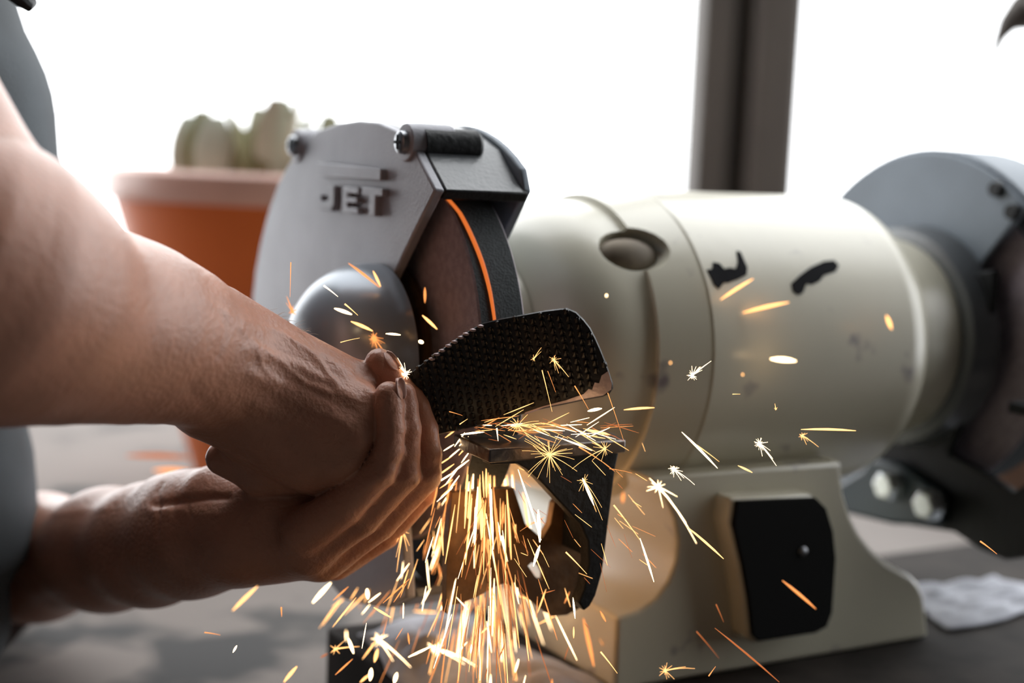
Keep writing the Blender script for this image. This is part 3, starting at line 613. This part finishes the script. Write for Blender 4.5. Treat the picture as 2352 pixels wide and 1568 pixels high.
for i in range(-20, 30):
    for j in range(-18, 18):
        x, y = 1150+e1[0]*i*20+e2[0]*(j*16.5+(i % 2)*8.2), 870+e1[1]*i*20+e2[1]*(j*16.5+(i % 2)*8.2)
        x += rr_.uniform(-1, 1); y += rr_.uniform(-1, 1)
        if not inpoly(x, y, shrink) or inpoly(x, y, bright) or x < 880: continue
        w, h_ = 6.8, 8.4; H = .0014*rr_.uniform(.75, 1.1)
        b0 = [bm.verts.new(rp(x+e1[0]*a*w+e2[0]*c*h_, y+e1[1]*a*w+e2[1]*c*h_, -.00002)) for a, c in ((-1, -.7), (0, -1), (1, -.7), (1, .6), (0, .9), (-1, .6))]
        tp = bm.verts.new(rp(x+e2[0]*-5.0, y+e2[1]*-5.0, -H)); t2 = bm.verts.new(rp(x+e1[0]*4, y+e1[1]*4-2, -H*.75))
        for k in range(6): bm.faces.new((b0[k], b0[(k+1) % 6], tp if k in (0, 1, 4, 5) else t2))
        bm.faces.new((b0[2], t2, tp)) if 0 else None
tag(obj('rasp_teeth', bm, rasp.data.materials[0], rasp, sharp=10), 'rows of coarse raised teeth', kind='stuff')
bm = NB(); br = [(1205, 947), (1250, 932), (1300, 919), (1340, 905), (1352, 893), (1360, 895), (1366, 878), (1376, 880), (1382, 862), (1397, 852), (1405, 880), (1404, 893), (1385, 907), (1340, 915), (1300, 924), (1250, 934), (1206, 949)]
a = [bm.verts.new(rp(x, y, -.0004)) for x, y in br]; b_ = [bm.verts.new(rp(x, y+3, .0006)) for x, y in br]
f = bm.faces.new(a); bmesh.ops.triangulate(bm, faces=[f])
for i in range(len(br)): bm.faces.new((a[i], b_[i], b_[(i+1) % len(br)], a[(i+1) % len(br)]))
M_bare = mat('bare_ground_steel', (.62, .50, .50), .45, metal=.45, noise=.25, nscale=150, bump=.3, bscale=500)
tag(obj('ground_edge', bm, M_bare, rasp, sharp=40), 'bright freshly ground steel edge')
# bright chips catching light along the upper edge
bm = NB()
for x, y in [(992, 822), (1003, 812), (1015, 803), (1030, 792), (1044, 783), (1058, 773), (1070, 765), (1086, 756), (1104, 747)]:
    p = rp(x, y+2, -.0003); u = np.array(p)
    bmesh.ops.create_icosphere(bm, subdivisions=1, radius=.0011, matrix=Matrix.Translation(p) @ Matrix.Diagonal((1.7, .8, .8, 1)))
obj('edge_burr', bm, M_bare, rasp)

# ------------------------------------------------------------------ sparks
def thread(bm, pts, w, taper=True, n=5):
    """pts: (px, py, depth) way points; w: thickness in px at the thick end"""
    k = len(pts); rad = []
    for i, p in enumerate(pts):
        t = i/(k-1); rad.append(px(max(w*.5*((1-.75*abs(2*t-1)**2) if taper == 'both' else (1-.8*t) if taper else 1), .35), p[2]))
    tube(bm, [P(*p) for p in pts], rad, n)
def sobj(name, bm, m, label, group=None, kind=None, cat='spark'):
    o = obj(name, bm, m, sharp=80); return tag(o, label, cat, group, kind)
NEAR = 'straight glowing spark flying in front of the cream grinder'
# single sparks that can be pointed at: (x0, y0, x1, y1, depth, width, material, label)
single = [
 (1655, 688, 1730, 640, .76, 7, G_yel, 'pale orange spark on the motor just under the left black lettering mark'),
 (1707, 718, 1812, 694, .77, 8, G_yel, 'long pale spark on the motor between the two black lettering marks'),
 (1770, 824, 1828, 829, .76, 12, G_hot, 'fat white hot spark in front of the middle of the motor'),
 (2036, 724, 2048, 756, .80, 9, G_yel, 'short blurred spark at the right end of the motor'),
 (2078, 730, 2094, 752, .84, 8, G_dim, 'dim red spark on the motor collar'),
 (1393, 676, 1393, 681, .58, 5, G_hot, 'small round out of focus spark left of the casting recess'),
 (1540, 831, 1540, 835, .57, 5, G_yel, 'small round orange spark left of the star bursts on the motor'),
 (1706, 858, 1706, 862, .57, 5, G_yel, 'small round orange spark under the fat white spark'),
 (1433, 941, 1503, 936, .67, 6, G_yel, 'short level spark just right of the rasp tip'),
 (1566, 992, 1648, 1075, .65, 6, G_hot, 'long slanting white spark in the middle of the motor'),
 (1600, 1022, 1652, 1060, .66, 3, G_yel, 'thin orange spark beside the long slanting white one'),
 (1695, 1069, 1728, 1085, .65, 5, G_yel, 'short bright yellow spark above the switch plate'),
 (1840, 986, 1966, 989, .66, 6, G_yel, 'long level spark at the lower right of the motor'),
 (1683, 905, 1700, 905, .65, 2, G_yel, 'tiny level spark under the fat white spark'),
 (1410, 1160, 1470, 1240, .66, 4, G_yel, 'thin spark falling left of the pedestal recess'),
 (1470, 1236, 1502, 1336, .65, 5, G_hot, 'white spark falling in front of the pedestal recess'),
 (1576, 1208, 1662, 1283, .65, 6, G_yel, 'long yellow spark slanting towards the switch plate'),
 (1797, 1333, 1874, 1398, .72, 7, G_org, 'dim orange spark in front of the black switch plate'),
 (1642, 1442, 1790, 1566, .67, 5, G_dim, 'long dim orange spark under the switch plate'),
 (1645, 1388, 1662, 1428, .69, 3, G_dim, 'faint short spark left of the switch plate bottom'),
 (1600, 1450, 1652, 1512, .70, 3, G_dim, 'faint slanting spark above the left end of the pedestal foot'),
 (1628, 1552, 1644, 1530, .66, 3, G_org, 'tiny orange spark over the dark board'),
 (2252, 1243, 2290, 1272, .66, 4, G_org, 'lone orange spark under the far tool rest'),
 (1432, 1130, 1430, 1155, .78, 8, G_org, 'blurred orange spark right of the near tool rest web'),
 (1438, 1006, 1440, 1026, .78, 8, G_org, 'blurred orange spark beside the right end of the near tool rest'),
 (668, 602, 666, 682, .66, 2.5, G_org, 'thin upright spark in front of the guard left of the hub dome'),
 (800, 604, 872, 660, .70, 6, G_org, 'long orange spark across the top of the hub dome'),
 (857, 622, 874, 658, .70, 6, G_yel, 'short orange spark crossing the right side of the hub dome'),
 (744, 656, 776, 681, .64, 4, G_hot, 'short white spark on the left of the hub dome'),
 (768, 708, 808, 722, .68, 8, G_hot, 'thick yellow spark low on the hub dome'),
 (792, 698, 822, 724, .65, 4, G_yel, 'thin yellow spark next to the thick one on the hub dome'),
 (806, 738, 856, 760, .68, 8, G_yel, 'thick orange spark above the upper knuckles'),
 (976, 660, 976, 695, .70, 6, G_org, 'upright orange spark in front of the grinding wheel'),
 (970, 724, 1004, 756, .69, 7, G_yel, 'slanting orange spark in front of the grinding wheel'),
 (886, 766, 920, 769, .67, 5, G_hot, 'bright level spark just above the thumb tip'),
 (962, 783, 972, 787, .62, 9, G_hot, 'fat round spark above the upper edge of the rasp'),
 (958, 810, 976, 804, .76, 9, G_org, 'blurred orange spark under the fat round one'),
 (782, 786, 826, 776, .65, 2, G_yel, 'very thin level spark over the back of the hand'),
 (290, 1046, 436, 1050, 1.0, 14, G_dim, 'broad blurred orange spark between the two forearms'),
 (352, 1080, 436, 1082, .96, 12, G_org, 'blurred yellow spark just above the lower wrist'),
 (534, 1402, 592, 1346, .57, 8, G_yel, 'fat slanting spark below the lower forearm'),
 (718, 1384, 760, 1338, .58, 9, G_hot, 'fat pale spark below the little finger'),
 (535, 1498, 544, 1482, .66, 5, G_hot, 'short white spark over the grey bench'),
 (470, 1452, 506, 1458, .68, 3, G_org, 'small level orange spark over the grey bench'),
 (646, 1395, 647, 1416, .68, 4, G_org, 'short upright orange spark over the grey bench'),
 (652, 1566, 682, 1530, .60, 8, G_yel, 'fat slanting spark at the bottom edge left of the board'),
 (843, 1352, 845, 1375, .60, 9, G_hot, 'fat upright spark under the blue grey guard'),
 (800, 1466, 812, 1500, .60, 8, G_hot, 'fat bright spark over the left end of the board'),
 (853, 1535, 850, 1562, .60, 10, G_hot, 'fat bright spark at the bottom edge over the board end'),
 (912, 1545, 905, 1568, .60, 9, G_hot, 'fat bright spark at the bottom edge over the rag'),
 (868, 1490, 860, 1520, .60, 9, G_yel, 'fat yellow spark over the left end of the board'),
 (1320, 1482, 1400, 1478, .60, 1, None, ''),
 (1380, 1497, 1418, 1546, .66, 4, G_yel, 'thin slanting spark at the left edge of the pedestal face'),
 (1340, 1420, 1364, 1530, .74, 10, G_org, 'broad orange spark falling in front of the pedestal end'),
 (1240, 1245, 1236, 1170, .64, 9, G_hot, 'long white spark falling through the bracket opening'),
 (1225, 1300, 1240, 1252, .65, 8, G_hot, 'white spark crossing the brown bracket plate'),
 (1300, 1268, 1348, 1318, .65, 4, G_yel, 'yellow spark on the black tool rest web'),
 (1316, 1372, 1321, 1420, .65, 5, G_hot, 'white spark at the lower tip of the black web'),
 (1190, 1078, 1243, 1240, .645, 5, G_hot, 'very long white spark below the tool rest'),
 (1338, 1098, 1364, 1160, .65, 7, G_hot, 'white comet shaped spark on the black web'),
 (1330, 1026, 1400, 1072, .65, 4, G_org, 'bright spark at the right end of the tool rest'),
 (1400, 1076, 1452, 1086, .66, 1.6, G_org, 'hair thin spark right of the tool rest'),
 (1396, 902, 1432, 1010, .65, 2, G_org, 'hair thin spark falling past the rasp tip'),
 (1320, 886, 1352, 940, .65, 3, G_org, 'thin orange spark crossing the lower edge of the rasp'),
 (1245, 850, 1268, 945, .645, 2, G_yel, 'thin straight spark on the middle of the black rasp'),
 (1258, 852, 1276, 900, .645, 1.4, G_org, 'faint thin spark beside the straight one on the rasp'),
 (1275, 1085, 1462, 1084, .66, 1, None, ''),
 (1032, 945, 1062, 954, .645, 2, G_org, 'tiny orange spark on the lower left of the rasp'),
 (1056, 974, 1074, 962, .645, 2.5, G_yel, 'tiny curved spark on the lower edge of the rasp'),
 (1058, 998, 1112, 992, .65, 5, G_hot, 'bright spark on the left end of the tool rest'),
 (1141, 984, 1144, 1012, .65, 4, G_hot, 'short upright white spark on the tool rest'),
 (1350, 944, 1382, 938, .66, 8, G_hot, 'thick pale spark under the rasp tip'),
 (1346, 988, 1402, 998, .66, 7, G_yel, 'thick white spark at the right end of the tool rest top'),
]
for x0, y0, x1, y1, d, w, m, lab in single:
    if m is None: continue
    bm = NB(); k = 5; L = math.hypot(x1-x0, y1-y0); sag = min(4, L*.03)
    thread(bm, [(x0+(x1-x0)*t, y0+(y1-y0)*t-sag*4*t*(1-t)*.5, d+.004*t) for t in np.linspace(0, 1, k)], w, 'both' if w > 4.5 else True, 6)
    sobj('spark', bm, m, lab, 'single sparks in the air')
# star bursts: (x, y, depth, ray length, rays, main ray angle or None, material, label)
stars = [
 (1262, 1044, .650, 72, 26, None, G_yel, 'round star burst of fine sparks on the black web below the tool rest'),
 (1590, 862, .655, 42, 18, 40, G_hot, 'star burst spark with a long upper right ray on the motor'),
 (1548, 1078, .660, 40, 22, -28, G_hot, 'bushy star burst spark left above the motor foot line'),
 (1745, 1018, .660, 44, 18, -50, G_hot, 'star burst spark with a long falling ray at the lower motor'),
 (1843, 1000, .670, 32, 16, -30, G_yel, 'small star burst spark at the left end of the long level spark'),
 (1512, 1118, .700, 92, 12, -45, G_hot, 'large drooping burst of broad rays left of the switch plate'),
 (1342, 1104, .655, 62, 12, -60, G_yel, 'spreading burst of rays at the right edge of the black web'),
 (1528, 1540, .680, 52, 14, 15, G_yel, 'burst of curved rays at the foot of the pedestal'),
 (1272, 826, .645, 36, 16, -45, G_yel, 'bright brush shaped burst on the black rasp face'),
 (1226, 824, .645, 26, 7, 60, G_yel, 'hooked burst of curved rays on the rasp left of the brush shaped one'),
 (858, 775, .690, 40, 24, -50, G_org, 'blurred round burst of beads above the upper knuckles'),
 (932, 858, .660, 46, 20, 125, G_hot, 'bright burst where the fingers meet the upper edge of the rasp'),
 (1782, 939, .660, 10, 9, 100, G_yel, 'tiny four rayed burst on the lower motor'),
 (672, 716, .700, 30, 14, 110, G_org, 'small dull burst behind the hairs of the wrist'),
 (1240, 1195, .665, 36, 14, 200, G_org, 'dull burst on the brown bracket plate'),
 (1390, 1030, .655, 60, 12, 200, G_yel, 'burst of crossing rays at the right corner of the tool rest'),
 (1190, 976, .655, 85, 22, 0, G_yel, 'main burst of sparks where the rasp touches the wheel'),
 (870, 1468, .740, 66, 12, -35, G_hot, 'blurred burst over the left end of the board'),
 (1000, 1490, .740, 70, 14, -10, G_hot, 'blurred burst in front of the grey white rag'),
 (770, 1490, .700, 42, 7, 10, G_yel, 'blurred cross of sparks at the corner of the board'),
 (925, 1220, .690, 60, 14, -100, G_yel, 'burst of short sparks right of the little finger'),
]
rs = np.random.default_rng(21)
for x, y, d, L, n, main, m, lab in stars:
    bm = NB()
    for i in range(n):
        a = math.radians(360*i/n+rs.uniform(-14, 14)); l = L*rs.uniform(.35, 1.0)
        if main is not None:
            da = (math.degrees(a)-main+180) % 360-180; l *= .35+.75*math.exp(-(da/45)**2)
        if i == 0 and main is not None: a = math.radians(main); l = L*1.35
        dx, dy, dz = math.cos(a), -math.sin(a), rs.uniform(-.3, .3); g = rs.uniform(.10, .35)*(l/50)
        w = (2.1 if m is G_hot else 1.7)*(1.7 if d > .68 else 1)*rs.uniform(.7, 1.2)*(1.6 if i == 0 else 1)
        thread(bm, [(x+dx*l*t, y+dy*l*t+g*l*t*t*.5, d+dz*l*t*2e-4) for t in np.linspace(0, 1, 5)], w, True, 4)
    bmesh.ops.create_icosphere(bm, subdivisions=1, radius=px(3.2 if m is G_hot else 2, d), matrix=Matrix.Translation(P(x, y, d)))
    sobj('spark_burst', bm, m, lab, 'star bursts of sparks')
# thin emissive orange arc laid along the wheel rim
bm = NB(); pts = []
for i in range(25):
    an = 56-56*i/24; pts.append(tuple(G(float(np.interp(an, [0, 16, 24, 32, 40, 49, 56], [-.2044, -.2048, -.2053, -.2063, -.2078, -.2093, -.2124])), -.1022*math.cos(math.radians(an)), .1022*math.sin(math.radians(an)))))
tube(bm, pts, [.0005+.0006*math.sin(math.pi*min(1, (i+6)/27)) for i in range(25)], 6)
sobj('rim_glow_arc', bm, glow('rim_arc_orange', (1, .22, .04), .75), 'thin orange arc glowing along the grinding wheel rim', cat='spark')
# the shower under the tool rest: far too many to count
mats = [G_hot, G_yel, G_org, G_dim]; sb = [NB() for _ in mats]
rs = np.random.default_rng(5)
def fall(x, y, ang, L, d, w, mi, curve=0):
    dx, dy = math.sin(ang), math.cos(ang); dd_ = rs.uniform(-.03, .03)*L/200
    thread(sb[mi], [(x+dx*L*t+curve*L*t*t, y+dy*L*t, d+dd_*t) for t in np.linspace(0, 1, 4)], w, 'both', 4)
for i in range(150):                         # bright dense column
    x = rs.normal(1100, 36); y = rs.uniform(1062, 1170); fall(x+rs.uniform(-6, 6), y, (x-1125)/520+rs.normal(0, .03), rs.uniform(60, 170), rs.uniform(.675, .77), rs.uniform(2, 8), int(rs.choice([0, 1, 1, 1, 2])))
for i in range(70):                          # soft glow of distant sparks inside the column
    x = rs.normal(1105, 34); y = rs.uniform(1066, 1190); fall(x, y, (x-1125)/520+rs.normal(0, .02), rs.uniform(80, 170), rs.uniform(.765, .80), rs.uniform(6, 12), int(rs.choice([1, 1, 2])))
for i in range(230):                         # the long fall
    a = rs.normal(-.02, .17); s0 = rs.uniform(60, 400); x = 1120+rs.normal(0, 22)+math.tan(a)*s0; fall(x, 1070+s0, a*1.05, rs.uniform(40, 190), rs.uniform(.64, .80), rs.uniform(1.6, 4.5), int(rs.choice([0, 1, 1, 2, 2, 3, 3])))
for i in range(90):                          # left fan beside the fingers
    a = -rs.uniform(.25, .75); s0 = rs.uniform(10, 330); x = 1050+math.tan(a)*s0+rs.normal(0, 25); y = 1060+s0
    if x < 1010-(y-1130)*.55 and y < 1340: continue
    fall(x, y, a+rs.normal(0, .22), rs.uniform(25, 95), rs.uniform(.655, .78), rs.uniform(2, 5), int(rs.choice([0, 1, 1, 2, 2])))
for i in range(16):                          # short ladder of sparks right of the fingers
    x, y = rs.uniform(1000, 1050), 1010+i*9; fall(x+38, y-26, -math.pi/2+rs.uniform(.55, .95)-.0, rs.uniform(28, 52), .675, rs.uniform(3, 5), int(rs.choice([0, 1])))
for i in range(70):                          # across the tool rest top
    x, y = rs.uniform(1080, 1390), rs.normal(983, 13); fall(x, y, math.radians(rs.uniform(55, 125)), rs.uniform(20, 90), rs.uniform(.652, .668), rs.uniform(1.0, 2.8), int(rs.choice([0, 1, 1, 2, 2, 3])))
for i in range(60):                          # stray short ones low down
    x, y = rs.uniform(740, 1380), rs.uniform(1330, 1568); fall(x, y, rs.normal(-.1, .55), rs.uniform(15, 60), rs.uniform(.60, .84), rs.uniform(2, 6), int(rs.choice([0, 1, 2, 3])))
for i in range(45):                          # fine ones over web and motor
    x, y = rs.uniform(1180, 1480), rs.uniform(1000, 1330); fall(x, y, rs.uniform(.2, 1.2), rs.uniform(15, 70), rs.uniform(.65, .68), rs.uniform(.8, 1.8), int(rs.choice([1, 2, 3])))
shower = empty('spark_shower', tuple(P(1120, 1060, .69)))
tag(shower, 'dense shower of orange and white sparks falling under the near tool rest', 'spark shower', kind='stuff')
off = Vector(P(1120, 1060, .69))
for b_, m in zip(sb, mats):
    bmesh.ops.translate(b_, verts=b_.verts, vec=-off)
    tag(obj('spark_streaks', b_, m, shower, sharp=80), kind='stuff')
